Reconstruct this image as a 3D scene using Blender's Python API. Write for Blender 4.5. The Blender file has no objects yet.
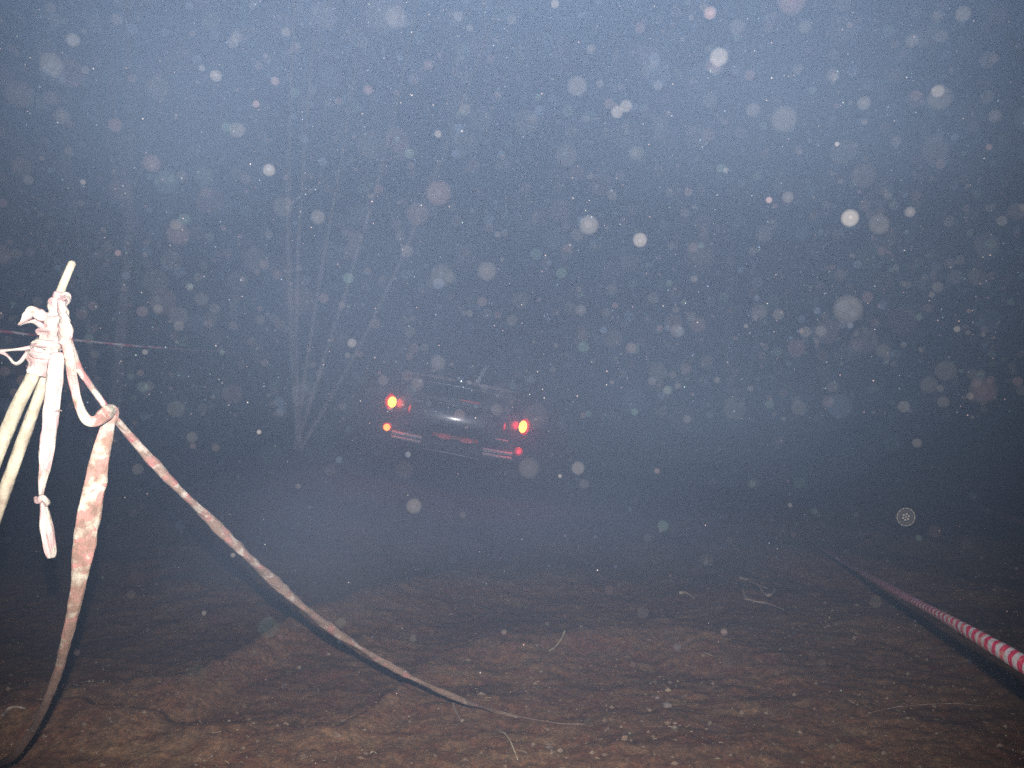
import bpy, bmesh, math, random
from mathutils import Vector, Matrix, noise, Euler
R = math.radians
random.seed(7)
sc = bpy.context.scene
C = sc.collection

# ------------------------------------------------------------------ camera
W, H = 1024, 768
F = 887.0
EYE = Vector((0, 0, 1.6))
PITCH = R(-2.5)
cam_d = bpy.data.cameras.new("camera")
cam_d.sensor_width = 36; cam_d.lens = 36 * F / W
cam_d.clip_start = 0.02; cam_d.clip_end = 500
cam = bpy.data.objects.new("camera", cam_d); C.objects.link(cam)
cam.location = EYE; cam.rotation_euler = (R(90) + PITCH, 0, 0)
sc.camera = cam

# ------------------------------------------------------------------ dusk sky
wd = bpy.data.worlds.new("World"); sc.world = wd; wd.use_nodes = True
nt = wd.node_tree
bg = nt.nodes["Background"]
sky = nt.nodes.new("ShaderNodeTexSky"); sky.sky_type = 'NISHITA'; sky.sun_disc = False
sky.sun_elevation = R(1.5); sky.sun_rotation = R(180); sky.air_density = 1.3; sky.ozone_density = 3.5
tint = nt.nodes.new("ShaderNodeMixRGB"); tint.blend_type = 'MULTIPLY'; tint.inputs[0].default_value = 1
tint.inputs[2].default_value = (0.70, 1.0, 1.0, 1)
nt.links.new(sky.outputs[0], tint.inputs[1]); nt.links.new(tint.outputs[0], bg.inputs[0])
bg.inputs[1].default_value = 0.15

# the camera's own flash, just above the lens: it lights the stake, the tapes and the near soil
fl = bpy.data.lights.new("camera_flash", 'SPOT')
fl.energy = 1880; fl.color = (1.0, 0.94, 0.88); fl.shadow_soft_size = 0.012
fl.spot_size = R(90); fl.spot_blend = .95
flo = bpy.data.objects.new("camera_flash", fl); C.objects.link(flo)
flo.location = (0.0, -0.01, 1.723); flo.rotation_euler = (R(90 + -3), 0, R(1))

sc.view_settings.view_transform = 'Standard'; sc.view_settings.look = 'None'
sc.view_settings.exposure = 0.0; sc.view_settings.gamma = 1
sc.cycles.use_denoising = False
sc.cycles.transparent_max_bounces = 64
sc.cycles.max_bounces = 5; sc.cycles.diffuse_bounces = 2; sc.cycles.volume_bounces = 0
sc.cycles.sample_clamp_indirect = 3

# ------------------------------------------------------------------ helpers
ROT = cam.rotation_euler.to_matrix()
def P(px, py, depth):
    """point that many metres in front of the camera"""
    return EYE + ROT @ Vector(((px - W / 2) / F * depth, (H / 2 - py) / F * depth, -depth))
def link_mesh(name, verts, faces, mat=None, parent=None, smooth=True, uvs=None):
    me = bpy.data.meshes.new(name)
    me.from_pydata([tuple(v) for v in verts], [], faces); me.update()
    if smooth: me.polygons.foreach_set("use_smooth", [True] * len(me.polygons))
    if uvs is not None:
        uv = me.uv_layers.new(name="UVMap")
        for l in me.loops: uv.data[l.index].uv = uvs[l.vertex_index]
    if mat: me.materials.append(mat)
    o = bpy.data.objects.new(name, me); C.objects.link(o)
    if parent is not None: o.parent = parent
    return o
def tag(o, label=None, cat=None, group=None, kind=None):
    if label: o["label"] = label
    if cat: o["category"] = cat
    if group: o["group"] = group
    if kind: o["kind"] = kind
    return o
def empty(name, loc, label, cat, group=None):
    o = bpy.data.objects.new(name, None); C.objects.link(o); o.location = loc
    o.empty_display_size = 0.1
    bpy.context.view_layer.update()
    return tag(o, label, cat, group)
def local(parent, pts): 
    return [Vector(p) - parent.location for p in pts]
def pbr(name, col, rough=0.6, metal=0.0, coat=0.0, emit=None, estr=0.0, spec=0.5):
    m = bpy.data.materials.new(name); m.use_nodes = True
    b = m.node_tree.nodes["Principled BSDF"]
    b.inputs["Base Color"].default_value = (*col, 1); b.inputs["Roughness"].default_value = rough
    b.inputs["Metallic"].default_value = metal; b.inputs["Coat Weight"].default_value = coat
    b.inputs["Specular IOR Level"].default_value = spec
    if emit: b.inputs["Emission Color"].default_value = (*emit, 1); b.inputs["Emission Strength"].default_value = estr
    return m
def nodes(m): return m.node_tree.nodes, m.node_tree.links, m.node_tree.nodes["Principled BSDF"]
def noisy(m, c1, c2, scale, detail=6, bump=0.0, bscale=None, lo=.35, hi=.65, coord="Object"):
    n, l, b = nodes(m)
    tc = n.new("ShaderNodeTexCoord"); nz = n.new("ShaderNodeTexNoise"); nz.inputs["Scale"].default_value = scale
    nz.inputs["Detail"].default_value = detail; l.new(tc.outputs[coord], nz.inputs["Vector"])
    cr = n.new("ShaderNodeValToRGB"); cr.color_ramp.elements[0].position = lo; cr.color_ramp.elements[1].position = hi
    cr.color_ramp.elements[0].color = (*c1, 1); cr.color_ramp.elements[1].color = (*c2, 1)
    l.new(nz.outputs["Fac"], cr.inputs[0]); l.new(cr.outputs[0], b.inputs["Base Color"])
    if bump:
        n2 = n.new("ShaderNodeTexNoise"); n2.inputs["Scale"].default_value = bscale or scale * 3; n2.inputs["Detail"].default_value = 8
        l.new(tc.outputs[coord], n2.inputs["Vector"])
        bp = n.new("ShaderNodeBump"); bp.inputs["Strength"].default_value = bump; bp.inputs["Distance"].default_value = .02
        l.new(n2.outputs["Fac"], bp.inputs["Height"]); l.new(bp.outputs[0], b.inputs["Normal"])
    return m
def smooth01(t):
    t = max(0., min(1., t)); return t * t * (3 - 2 * t)
def interp(tab, x):
    if x <= tab[0][0]: return tab[0][1]
    for (a, va), (b, vb) in zip(tab, tab[1:]):
        if x <= b: return va + (vb - va) * (x - a) / (b - a)
    return tab[-1][1]

# ------------------------------------------------------------------ terrain
LEDGE1 = [(-4.5, 4.25), (-2.27, 3.98), (-2.0, 3.93), (-1.75, 4.0), (-1.49, 4.12), (-1.35, 4.5), (-1.19, 4.95), (-0.9, 5.5), (-0.3, 6.2), (.6, 6.6), (2, 6.9), (5, 7.2)]
LEDGE2 = [(-4.0, 3.75), (-2.1, 3.62), (-1.65, 3.66), (-1.2, 3.58), (-.72, 3.55), (-.55, 3.9), (-.40, 4.5), (-.1, 4.75), (.3, 4.72), (.8, 4.9), (1.3, 4.5), (2, 4.2), (4, 4.0)]
CARX, CARY = -0.75, 9.75
ROLL = R(11)
def ground_z(x, y):
    n1 = noise.noise(Vector((x * 1.3, y * 1.3, 3))) ; n2 = noise.noise(Vector((x * 4.5, y * 4.5, 7)))
    z = 0.05 * n1 + 0.02 * n2
    w = 0.07 * noise.noise(Vector((x * 3.0, 1, 0))) + 0.035 * noise.noise(Vector((x * 11, y * 2, 9))) + .022 * noise.noise(Vector((x * 27, y * 3, 2)))
    d1 = y - interp(LEDGE1, x) + w
    amp1 = .26 * smooth01((-(x) + 0.6) / 1.6)
    z += .38 * amp1 * smooth01((d1 + .75) / .75) * (1 - smooth01(d1 / 1.6)) - amp1 * .95 * smooth01((d1 + .02) / .22) * (1 - .8 * smooth01((d1 - .5) / 2.6))
    d2 = y - interp(LEDGE2, x) + w * .8
    k2 = 1 - smooth01((x - .9) / .8)
    z += k2 * (.045 * smooth01((d2 + .5) / .5) * (1 - smooth01((d2 - .1) / .8)) - .075 * smooth01(d2 / .13) * (1 - smooth01((d2 - .15) / 1.3)))
    # rut crossing towards the car
    if y > 5:
        rut = math.sin((y * .9 + x * .5 + n1)) * .05
        z += rut * smooth01((y - 5) / 3)
    r2 = ((x - CARX) ** 2 + (y - CARY - 1.8) ** 2 * .4)
    g = math.exp(-(r2 / 7.0) ** 2) if r2 < 25 else 0
    z = z * (1 - g) + g * (-(x - CARX) * math.tan(ROLL) + 0.0)
    # far bank rising behind the car
    z += 1.8 * smooth01((y - 17) / 16)
    return z
def ground_full(x, y):
    z = ground_z(x, y)
    if y < 9 and abs(x) < 6:
        v = Vector((x * 16, y * 16, 0))
        z += .009 * noise.noise(v) + .005 * noise.noise(v * 2.7) + .012 * abs(noise.noise(v * .5)) + .010 * max(0, noise.noise(v * 1.4 + Vector((9, 2, 1))) - .25)
    return z
def axis(lo, hi, seg):
    out = [lo]
    for (to, st) in seg:
        while out[-1] + st < to: out.append(out[-1] + st)
    out.append(hi); return out
xs = axis(-60, 60, [(-20, 4), (-6, .7), (-3.6, .09), (3.6, .021), (6, .09), (20, .7), (60, 4)])
ys = axis(-20, 60, [(0, 2), (1.8, .3), (2.9, .06), (6.2, .021), (9, .06), (16, .2), (30, 1), (60, 4)])
V = [(x, y, ground_full(x, y)) for y in ys for x in xs]
nx = len(xs)
Fc = [(j * nx + i, j * nx + i + 1, (j + 1) * nx + i + 1, (j + 1) * nx + i) for j in range(len(ys) - 1) for i in range(nx - 1)]
soil = pbr("soil", (.1, .07, .05), .95, spec=.2)
n, l, b = nodes(soil)
tc = n.new("ShaderNodeTexCoord")
def nz(scale, det, rough=.6):
    t = n.new("ShaderNodeTexNoise"); t.inputs["Scale"].default_value = scale; t.inputs["Detail"].default_value = det
    t.inputs["Roughness"].default_value = rough
    l.new(tc.outputs["Object"], t.inputs["Vector"]); return t
def ramp(src, els):
    r = n.new("ShaderNodeValToRGB"); e = r.color_ramp.elements
    while len(e) < len(els): e.new(.5)
    for k, (p, c) in enumerate(els): e[k].position = p; e[k].color = (*c, 1)
    l.new(src, r.inputs[0]); return r
a = ramp(nz(1.1, 5).outputs[0], [(.35, (.120, .064, .036)), (.5, (.148, .082, .045)), (.66, (.205, .120, .062))])
g2 = ramp(nz(38, 6, .75).outputs[0], [(.30, (.35, .35, .35)), (.5, (.9, .9, .9)), (.72, (1.75, 1.65, 1.45))])
mx = n.new("ShaderNodeMixRGB"); mx.blend_type = 'MULTIPLY'; mx.inputs[0].default_value = 1
l.new(a.outputs[0], mx.inputs[1]); l.new(g2.outputs[0], mx.inputs[2])
g3 = ramp(nz(9, 4).outputs[0], [(.42, (1, 1, 1)), (.62, (.88, .70, .68))])
m2 = n.new("ShaderNodeMixRGB"); m2.blend_type = 'MULTIPLY'; m2.inputs[0].default_value = 1
l.new(mx.outputs[0], m2.inputs[1]); l.new(g3.outputs[0], m2.inputs[2]); l.new(m2.outputs[0], b.inputs["Base Color"])
bp = n.new("ShaderNodeBump"); bp.inputs["Distance"].default_value = .012; bp.inputs["Strength"].default_value = .5
l.new(nz(60, 8, .7).outputs[0], bp.inputs["Height"]); l.new(bp.outputs[0], b.inputs["Normal"])
ground = link_mesh("ground", V, Fc, soil)
tag(ground, kind="structure", label="bare brown soil with crumbling ledges")

def ray_ground(px, py):
    d = (P(px, py, 1) - EYE); t = 1.
    while t < 40:
        p = EYE + d * t
        if p.z < ground_full(p.x, p.y): return Vector((p.x, p.y, ground_full(p.x, p.y))), t
        t += .01
    return EYE + d * 20, 20

# ------------------------------------------------------------------ haze
bpy.ops.mesh.primitive_cube_add(size=1, location=(0, 20, 5.1))
hz = bpy.context.object; hz.name = "haze"; hz.data.name = "haze"; hz.scale = (126, 86, 14.2)
hm = bpy.data.materials.new("haze_air"); hm.use_nodes = True
hn = hm.node_tree.nodes; hn.clear()
ho = hn.new("ShaderNodeOutputMaterial"); pv = hn.new("ShaderNodeVolumePrincipled")
pv.inputs["Color"].default_value = (.43, .60, .93, 1); pv.inputs["Density"].default_value = .075
pv.inputs["Anisotropy"].default_value = .79
hm.node_tree.links.new(pv.outputs[0], ho.inputs["Volume"])
hz.data.materials.append(hm); tag(hz, kind="stuff", label="blue grey dusty haze filling the night air")

sm_ = bpy.data.materials.new("smoke_air"); sm_.use_nodes = True
hn = sm_.node_tree.nodes; hn.clear()
ho = hn.new("ShaderNodeOutputMaterial"); pv2 = hn.new("ShaderNodeVolumePrincipled")
pv2.inputs["Color"].default_value = (.44, .62, .92, 1); pv2.inputs[2].default_value = .12; pv2.inputs[4].default_value = .7
sm_.node_tree.links.new(pv2.outputs[0], ho.inputs["Volume"])
for (px_, py_, d_, rx, ry, rz_) in ((170, 120, .95, .24, .20, .14), (820, 120, 1.0, .26, .2, .12), (310, 540, 1.15, .20, .2, .11), (330, 330, 1.6, .34, .3, .22), (690, 400, 1.6, .42, .3, .17), (560, 520, 1.7, .42, .3, .12)):
    for sc_ in (1.0, .74, .45):      # denser towards the middle of each puff
        bm = bmesh.new(); bmesh.ops.create_icosphere(bm, subdivisions=4, radius=1); c_ = P(px_, py_, d_); SV = []
        for v in bm.verts:
            q = v.co * (1 + .32 * noise.noise(v.co * 1.3 + Vector((px_, 0, 0))) + .10 * noise.noise(v.co * 3 + Vector((py_, sc_ * 3, 0)))) * sc_
            SV.append(Vector((q.x * rx, q.y * ry, q.z * rz_)))
        so = link_mesh("smoke", SV, [tuple(k.index for k in f.verts) for f in bm.faces], sm_); so.location = c_; bm.free()
        tag(so, "faint drifting puff of blue smoke in the air", None, None, "stuff")

# ------------------------------------------------------------------ swept shapes
def catmull(pts, per):
    out = []
    n_ = len(pts)
    for i in range(n_ - 1):
        p0 = pts[max(i - 1, 0)]; p1 = pts[i]; p2 = pts[i + 1]; p3 = pts[min(i + 2, n_ - 1)]
        for k in range(per):
            t = k / per
            out.append(.5 * ((2 * p1) + (p2 - p0) * t + (2 * p0 - 5 * p1 + 4 * p2 - p3) * t * t + (3 * p1 - p0 - 3 * p2 + p3) * t ** 3))
    out.append(pts[-1].copy()); return out
def sweep(name, path, mat, parent=None, turns=0.0, crumple=.12, per=8, K=12, phase=0.0, seed=0, noise_f=25, curl=0.0):
    """path: list of (point, width, thickness). flattened, optionally twisted strand; uv.x = length in metres"""
    vec = [Vector((*p, w, t)) if False else (Vector(p), w, t) for p, w, t in path]
    pts = catmull([v[0] for v in vec], per)
    ws = catmull([Vector((v[1], v[2], 0)) for v in vec], per)
    verts, faces, uvs = [], [], []
    s = 0; N = len(pts); L = sum((pts[i + 1] - pts[i]).length for i in range(N - 1))
    for i, p in enumerate(pts):
        if i: s += (p - pts[i - 1]).length
        t = (pts[min(i + 1, N - 1)] - pts[max(i - 1, 0)]).normalized()
        view = (p - EYE).normalized()
        side = t.cross(view)
        if side.length < 1e-4: side = t.cross(Vector((0, 0, 1)))
        side.normalize(); up = side.cross(t).normalized()
        ang0 = phase + turns * 2 * math.pi * s / L + curl * noise.noise(Vector((s * 3, seed, 0)))
        w, th = max(ws[i].x, .0008) / 2, max(ws[i].y, .0005) / 2
        if i in (0, N - 1): w *= .6; th *= .6
        ca, sa = math.cos(ang0), math.sin(ang0)
        e1 = side * ca + up * sa; e2 = -side * sa + up * ca
        for k in range(K):
            a_ = 2 * math.pi * k / K
            q = noise.noise(Vector((s * noise_f, k * .9 + seed * 3.1, math.cos(a_) * 1.3)))
            c = 1 + crumple * q
            verts.append(p + e1 * (math.cos(a_) * w * c) + e2 * (math.sin(a_) * th * c + crumple * w * .5 * noise.noise(Vector((s * noise_f * .6, math.cos(a_) * 2, seed)))))
            uvs.append((s, k / K))
    for i in range(N - 1):
        for k in range(K):
            a0 = i * K + k; a1 = i * K + (k + 1) % K
            faces.append((a0, a1, a1 + K, a0 + K))
    faces.append(tuple(reversed(range(K)))); faces.append(tuple(range((N - 1) * K, N * K)))
    if parent is not None: verts = [v - parent.location for v in verts]
    return link_mesh(name, verts, faces, mat, parent, True, uvs)
def pp(px, py, d, wpx, ratio=.4):
    w = wpx / F * d
    return (P(px, py, d), w, w * ratio)

def tape_mat(name, period, slant, red=(.55, .02, .05), white=(.62, .58, .54), dirt=.5, dirt_col=(.20, .13, .085), pale=0.0, ramp_d=None, phase=0, dscale=28, warp=.35):
    m = pbr(name, white, .42, spec=.4)
    n, l, b = nodes(m)
    uv = n.new("ShaderNodeUVMap"); sp = n.new("ShaderNodeSeparateXYZ"); l.new(uv.outputs[0], sp.inputs[0])
    def math_(op, x, y):
        q = n.new("ShaderNodeMath"); q.operation = op
        for i, z in enumerate((x, y)):
            if z is None: continue
            if isinstance(z, (int, float)): q.inputs[i].default_value = z
            else: l.new(z, q.inputs[i])
        return q.outputs[0]
    u = math_('DIVIDE', sp.outputs[0], period)
    w1 = math_('ABSOLUTE', math_('SUBTRACT', sp.outputs[1], .5), None)
    u = math_('ADD', u, math_('MULTIPLY', w1, slant))
    tc = n.new("ShaderNodeTexCoord"); nw = n.new("ShaderNodeTexNoise"); nw.inputs["Scale"].default_value = 30
    l.new(tc.outputs["Object"], nw.inputs["Vector"])
    u = math_('ADD', u, math_('MULTIPLY', math_('SUBTRACT', nw.outputs["Fac"], .5), warp))
    fr = math_('FRACT', math_('ADD', u, phase), None)
    r = n.new("ShaderNodeValToRGB"); e = r.color_ramp.elements
    e[0].position = .0; e[0].color = (*red, 1); e[1].position = 1.; e[1].color = (*white, 1)
    for pos, c in ((.44, red), (.5, white), (.96, white)):
        q = e.new(pos); q.color = (*c, 1)
    e[-1].color = (*red, 1)
    l.new(fr, r.inputs[0])
    pm = n.new("ShaderNodeMixRGB"); pm.inputs[0].default_value = pale; pm.inputs[2].default_value = (*white, 1)
    l.new(r.outputs[0], pm.inputs[1])
    nd = n.new("ShaderNodeTexNoise"); nd.inputs["Scale"].default_value = dscale; nd.inputs["Detail"].default_value = 6
    nd.inputs["Roughness"].default_value = .65
    l.new(tc.outputs["Object"], nd.inputs["Vector"])
    f = math_('SUBTRACT', nd.outputs["Fac"], .5)
    f = math_('MULTIPLY', f, 5.0)
    if ramp_d:   # soiling grows along the tape towards the soil it lies on: (length0, dirt0, length1, dirt1)
        mr = n.new("ShaderNodeMapRange"); l.new(sp.outputs[0], mr.inputs[0])
        mr.inputs[1].default_value = ramp_d[0]; mr.inputs[3].default_value = ramp_d[1]
        mr.inputs[2].default_value = ramp_d[2]; mr.inputs[4].default_value = ramp_d[3]
        f = math_('ADD', f, mr.outputs[0])
    else: f = math_('ADD', f, dirt)
    cl = n.new("ShaderNodeClamp"); l.new(f, cl.inputs[0])
    cv = n.new("ShaderNodeCombineXYZ"); l.new(math_('MULTIPLY', sp.outputs[0], 26), cv.inputs[0]); l.new(math_('MULTIPLY', w1, 13), cv.inputs[1])
    cn = n.new("ShaderNodeTexNoise"); cn.inputs["Scale"].default_value = 1.0; cn.inputs["Detail"].default_value = 5; cn.inputs["Roughness"].default_value = .6; l.new(cv.outputs[0], cn.inputs["Vector"])
    cb = n.new("ShaderNodeBump"); cb.inputs["Strength"].default_value = .55; cb.inputs["Distance"].default_value = .012; l.new(cn.outputs["Fac"], cb.inputs["Height"]); l.new(cb.outputs[0], b.inputs["Normal"])
    dm = n.new("ShaderNodeMixRGB"); l.new(cl.outputs[0], dm.inputs[0]); l.new(pm.outputs[0], dm.inputs[1]); dm.inputs[2].default_value = (*dirt_col, 1)
    l.new(dm.outputs[0], b.inputs["Base Color"])
    rr = n.new("ShaderNodeMapRange"); l.new(cl.outputs[0], rr.inputs[0]); rr.inputs[3].default_value = .38; rr.inputs[4].default_value = .9
    l.new(rr.outputs[0], b.inputs["Roughness"])
    return m

# ------------------------------------------------------------------ stake, prop stick and the tapes tied to them
wood = noisy(pbr("peeled_wood", (.5, .42, .27), .7, spec=.2), (.22, .185, .13), (.35, .31, .225), 22, 5, .35, 60)
wood_d = noisy(pbr("muddy_wood", (.4, .33, .22), .8, spec=.2), (.16, .12, .085), (.33, .29, .21), 14, 6, .4, 50, .38, .6)
def ground_end(p, q):   # continue line p->q down to the soil
    d = (q - p).normalized(); r = q.copy()
    while r.z > ground_full(r.x, r.y) - .12: r += d * .02
    return r
p0 = P(73, 261, 2.02); p1 = P(36, 368, 2.0); p1b = P(0, 447, 1.98)
pe = ground_end(p0, P(-9, 468, 1.98))
pm_ = P(58, 298, 2.01)
stake = sweep("wooden_stake", [(p0, .017, .015), (pm_, .019, .017), (p1, .028, .025), (p1b, .031, .029), (pe.lerp(p1b, .5), .033, .031), (pe, .030, .028)], wood, None, 0, .10, 10, 12, noise_f=14)
tag(stake, "pale peeled wooden stake whose bare tip sticks up out of the tape knot at left", "stake")
q0 = P(52, 352, 2.045); q1 = P(40, 392, 2.04); q2 = P(12, 470, 2.02)
qe = ground_end(q1, P(0, 503, 2.01))
prop = sweep("wooden_stick", [(q0, .018, .016), (q1, .024, .022), (q2, .028, .026), (qe.lerp(q2, .5), .029, .028), (qe, .028, .026)], wood_d, None, 0, .10, 10, 12, seed=4, noise_f=14)
tag(prop, "second pale stick leaning in under the tape knot right of the stake", "stick")

tm_knot = tape_mat("tape_washed", .085, 1.0, red=(.30, .07, .11), white=(.37, .32, .27), dirt=-.15, pale=.62, dirt_col=(.17, .12, .075), dscale=30)
tm_hang = tape_mat("tape_muddy", .11, .8, red=(.32, .025, .035), white=(.36, .32, .25), pale=.45, ramp_d=(.1, .1, 1.2, 1.1), warp=1.6, dirt_col=(.17, .10, .068), dscale=24)
tm_line = tape_mat("tape_line", .10, 1.0, red=(.30, .02, .03), white=(.36, .32, .27), pale=.35, ramp_d=(.05, .2, 1.0, 1.0), warp=1.2, dirt_col=(.155, .10, .07), dscale=20)

# tape 1: wrapped round the stake, with short tails
base = P(50, 340, 2.0)
T1 = empty("barrier_tape", base, "washed out red and white tape bunched in a knot round the stake top", "barrier tape", "red and white barrier tapes")
def coil(c0, c1, r0, r1, turns, w, seed, steps=26):
    """a strip wound round the stick from c0 to c1"""
    ax = (c1 - c0).normalized(); u = ax.cross(Vector((0, 1, 0))).normalized(); v = ax.cross(u)
    pth = []
    for i in range(steps + 1):
        t = i / steps; a_ = 2 * math.pi * turns * t + seed
        r = (r0 + (r1 - r0) * t) * (1 + .22 * noise.noise(Vector((t * 6, seed, 1))))
        wob = .006 * noise.noise(Vector((t * 9, seed, 5)))
        pth.append((c0.lerp(c1, t) + u * (math.cos(a_) * r) + v * (math.sin(a_) * r) + ax * wob, w * (1 + .35 * noise.noise(Vector((t * 7, seed, 2)))), .007))
    return pth
def crumpled_core(path, mat, parent, seed):
    return sweep("tape_wrap", path, mat, parent, .6, .55, 10, 18, seed=seed, noise_f=55)
crumpled_core([(P(61, 292, 2.0), .022, .022), (P(57, 308, 2.0), .036, .03), (P(54, 325, 2.0), .048, .035), (P(49, 345, 2.0), .058, .04), (P(43, 362, 2.0), .066, .042), (P(38, 375, 2.0), .050, .036)], tm_knot, T1, 1)
crumpled_core([(P(62, 298, 1.98), .016, .014), (P(63, 315, 1.975), .026, .018), (P(66, 330, 1.975), .030, .02), (P(64, 345, 1.975), .022, .018)], tm_knot, T1, 6)
sweep("tape_wrap", coil(P(60, 302, 2.0), P(47, 350, 2.0), .014, .027, 3.2, .020, 2), tm_knot, T1, 1.2, .5, 5, 10, seed=2, noise_f=60)
sweep("tape_wrap", coil(P(50, 342, 2.0), P(44, 362, 2.0), .026, .030, 2.1, .016, 5), tm_knot, T1, .8, .5, 6, 10, seed=5, noise_f=60)
sweep("tape_end", [(P(62, 300, 1.97), .012, .005), (P(66, 296, 1.96), .020, .006), (P(69, 301, 1.955), .014, .005), (P(66, 305, 1.96), .008, .005)], tm_knot, T1, .3, .6, 8, 12, seed=8, noise_f=70)
# bow lying out to the left
sweep("tape_bow", [(P(47, 318, 1.98), .014, .008), (P(38, 314, 1.97), .026, .007), (P(31, 309, 1.965), .014, .005), (P(28, 315, 1.96), .022, .006), (P(23, 321, 1.955), .014, .004), (P(18, 325, 1.95), .004, .003)], tm_knot, T1, .15, .5, 8, 14, seed=9, noise_f=60)
sweep("tape_bow", [(P(44, 328, 1.985), .012, .008), (P(36, 322, 1.98), .016, .006), (P(28, 322, 1.975), .010, .004), (P(20, 325, 1.97), .006, .003)], tm_knot, T1, .3, .5, 8, 12, seed=10, noise_f=60)
# thin loop leaving the picture on the left
sweep("tape_loop", [(P(38, 345, 1.99), .010, .008), (P(28, 348, 1.985), .011, .006), (P(10, 350, 1.97), .010, .006), (P(-20, 352, 1.95), .010, .006)], tm_knot, T1, .5, .25, 8, 10, seed=11)
sweep("tape_loop", [(P(36, 350, 1.99), .010, .008), (P(27, 354, 1.98), .012, .006), (P(20, 362, 1.975), .012, .007), (P(14, 363, 1.97), .011, .007), (P(5, 354, 1.965), .012, .005), (P(-14, 347, 1.95), .012, .006)], tm_knot, T1, .5, .25, 8, 10, seed=12)
# tail: hangs down, pinched by a small knot, widens again
sweep("tape_tail", [pp(57, 352, 1.985, 13, .5), pp(55, 380, 1.98, 15, .4), pp(51, 410, 1.975, 15, .3), pp(48, 440, 1.975, 15, .25), pp(46, 462, 1.975, 12, .3), pp(43, 480, 1.975, 8, .5), pp(41, 494, 1.975, 5, .8),
      pp(42, 500, 1.975, 5, .9), pp(44, 508, 1.975, 8, .5), pp(46, 522, 1.97, 13, .3), pp(48, 538, 1.97, 16, .25), pp(51, 552, 1.97, 15, .25), pp(51, 558, 1.97, 9, .3)], tm_knot, T1, .12, .28, 9, 16, seed=13, noise_f=26)
sweep("tape_knot", [(P(35, 497, 1.975), .006, .005), (P(38, 501, 1.965), .014, .010), (P(42, 498, 1.96), .016, .014), (P(47, 503, 1.965), .012, .010), (P(44, 506, 1.98), .008, .008)], tm_knot, T1, .6, .6, 8, 12, seed=14, noise_f=80)
sweep("tape_wisp", [(P(55, 412, 1.97), .004, .003), (P(59, 410, 1.965), .003, .002), (P(62, 411, 1.96), .0015, .001)], tm_knot, T1, 0, .2, 4, 6)

# tape 2: long slanting line down to the soil
gE, tE = ray_ground(588, 724)
line_px = [(66, 335, 1.99, 10, .6), (72, 352, 2.0, 9), (80, 370, 2.02, 8), (96, 393, 2.06, 9), (112, 415, 2.10, 10), (134, 441, 2.17, 9), (170, 480, 2.30, 11), (205, 515, 2.44, 11), (240, 549, 2.60, 12), (278, 585, 2.80, 11), (318, 619, 3.0, 10), (350, 641, 3.17, 8), (385, 663, 3.33, 7.5), (425, 684, 3.48, 7), (462, 700, 3.60, 6)]
pth = [pp(x, y, d, w, .65 if len(r) == 0 else r[0]) for (x, y, d, w, *r) in line_px]
for (x, y, w) in ((500, 714, .016), (530, 721, .010), (560, 725, .007), (585, 726, .005)):
    g, t = ray_ground(x, y); pth.append((g + Vector((0, 0, .006)), w, w * .5))
T2 = sweep("barrier_tape", pth, tm_line, None, 4, .30, 12, 12, seed=20, noise_f=22)
tag(T2, "long muddy tape slanting down from the knot and trailing across the soil", "barrier tape", "red and white barrier tapes")

# tape 3: loops over the slanting line, then hangs wide and muddy to the lower left corner
hang = [pp(65, 335, 1.975, 10, .5), pp(68, 352, 1.975, 10, .4), pp(73, 380, 1.98, 9, .4), pp(78, 402, 1.985, 9, .4), pp(86, 419, 1.99, 11, .35), pp(96, 421, 2.0, 12, .4), pp(107, 413, 2.045, 15, .5), pp(111, 413, 2.085, 15, .6),
        pp(108, 424, 2.075, 14, .4), pp(103, 445, 2.07, 16, .25), pp(97, 475, 2.08, 20, .2), pp(90, 510, 2.09, 22, .18), pp(84, 545, 2.11, 21, .2), pp(79, 580, 2.14, 15, .3), pp(73, 612, 2.18, 12, .45), pp(65, 645, 2.25, 10, .6), pp(57, 675, 2.35, 9, .6), pp(44, 707, 2.5, 8, .6), pp(30, 734, 2.7, 8, .6), pp(12, 757, 2.9, 8, .6)]
ge, te = ray_ground(-12, 772)
hang.append((ge + Vector((0, 0, .01)), .02, .012))
ge2, te = ray_ground(-70, 790); hang.append((ge2 + Vector((0, 0, .008)), .02, .012))
T3 = sweep("barrier_tape", hang, tm_hang, None, 0, .22, 12, 18, seed=31, noise_f=24, curl=.8)
tag(T3, "muddy tape looped over the slanting one and hanging wide to the lower left corner", "barrier tape", "red and white barrier tapes")

# tape 4: twisted line on the right running away into the haze
tm_right = tape_mat("tape_twisted", .046, .12, red=(.30, .022, .055), white=(.29, .26, .27), dirt=-.25, dirt_col=(.3, .2, .14), dscale=20)
rt = [(Vector((3.6, -.3, 1.35)), .042, .03), (Vector((2.3, .75, 1.13)), .042, .03), (P(1150, 733, 1.62), .042, .03), (P(1085, 698, 1.8), .042, .03), (P(1024, 664, 2.03), .042, .03), (P(985, 641, 2.25), .040, .03), (P(945, 618, 2.6), .038, .028), (P(905, 596, 3.2), .034, .026), (P(870, 577, 4.1), .030, .024), (P(842, 561, 5.2), .026, .022), (P(815, 544, 6.3), .024, .02)]
g, t = ray_ground(790, 527); rt.append((g + Vector((0, 0, .02)), .022, .018))
g, t = ray_ground(760, 505); rt.append((g + Vector((0, 0, .012)), .022, .018))
T4 = sweep("barrier_tape", rt, tm_right, None, 3, .07, 60, 12, seed=41, noise_f=12)
tag(T4, "clean tightly twisted red and white tape at the right running back into haze", "barrier tape", "red and white barrier tapes")

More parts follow.
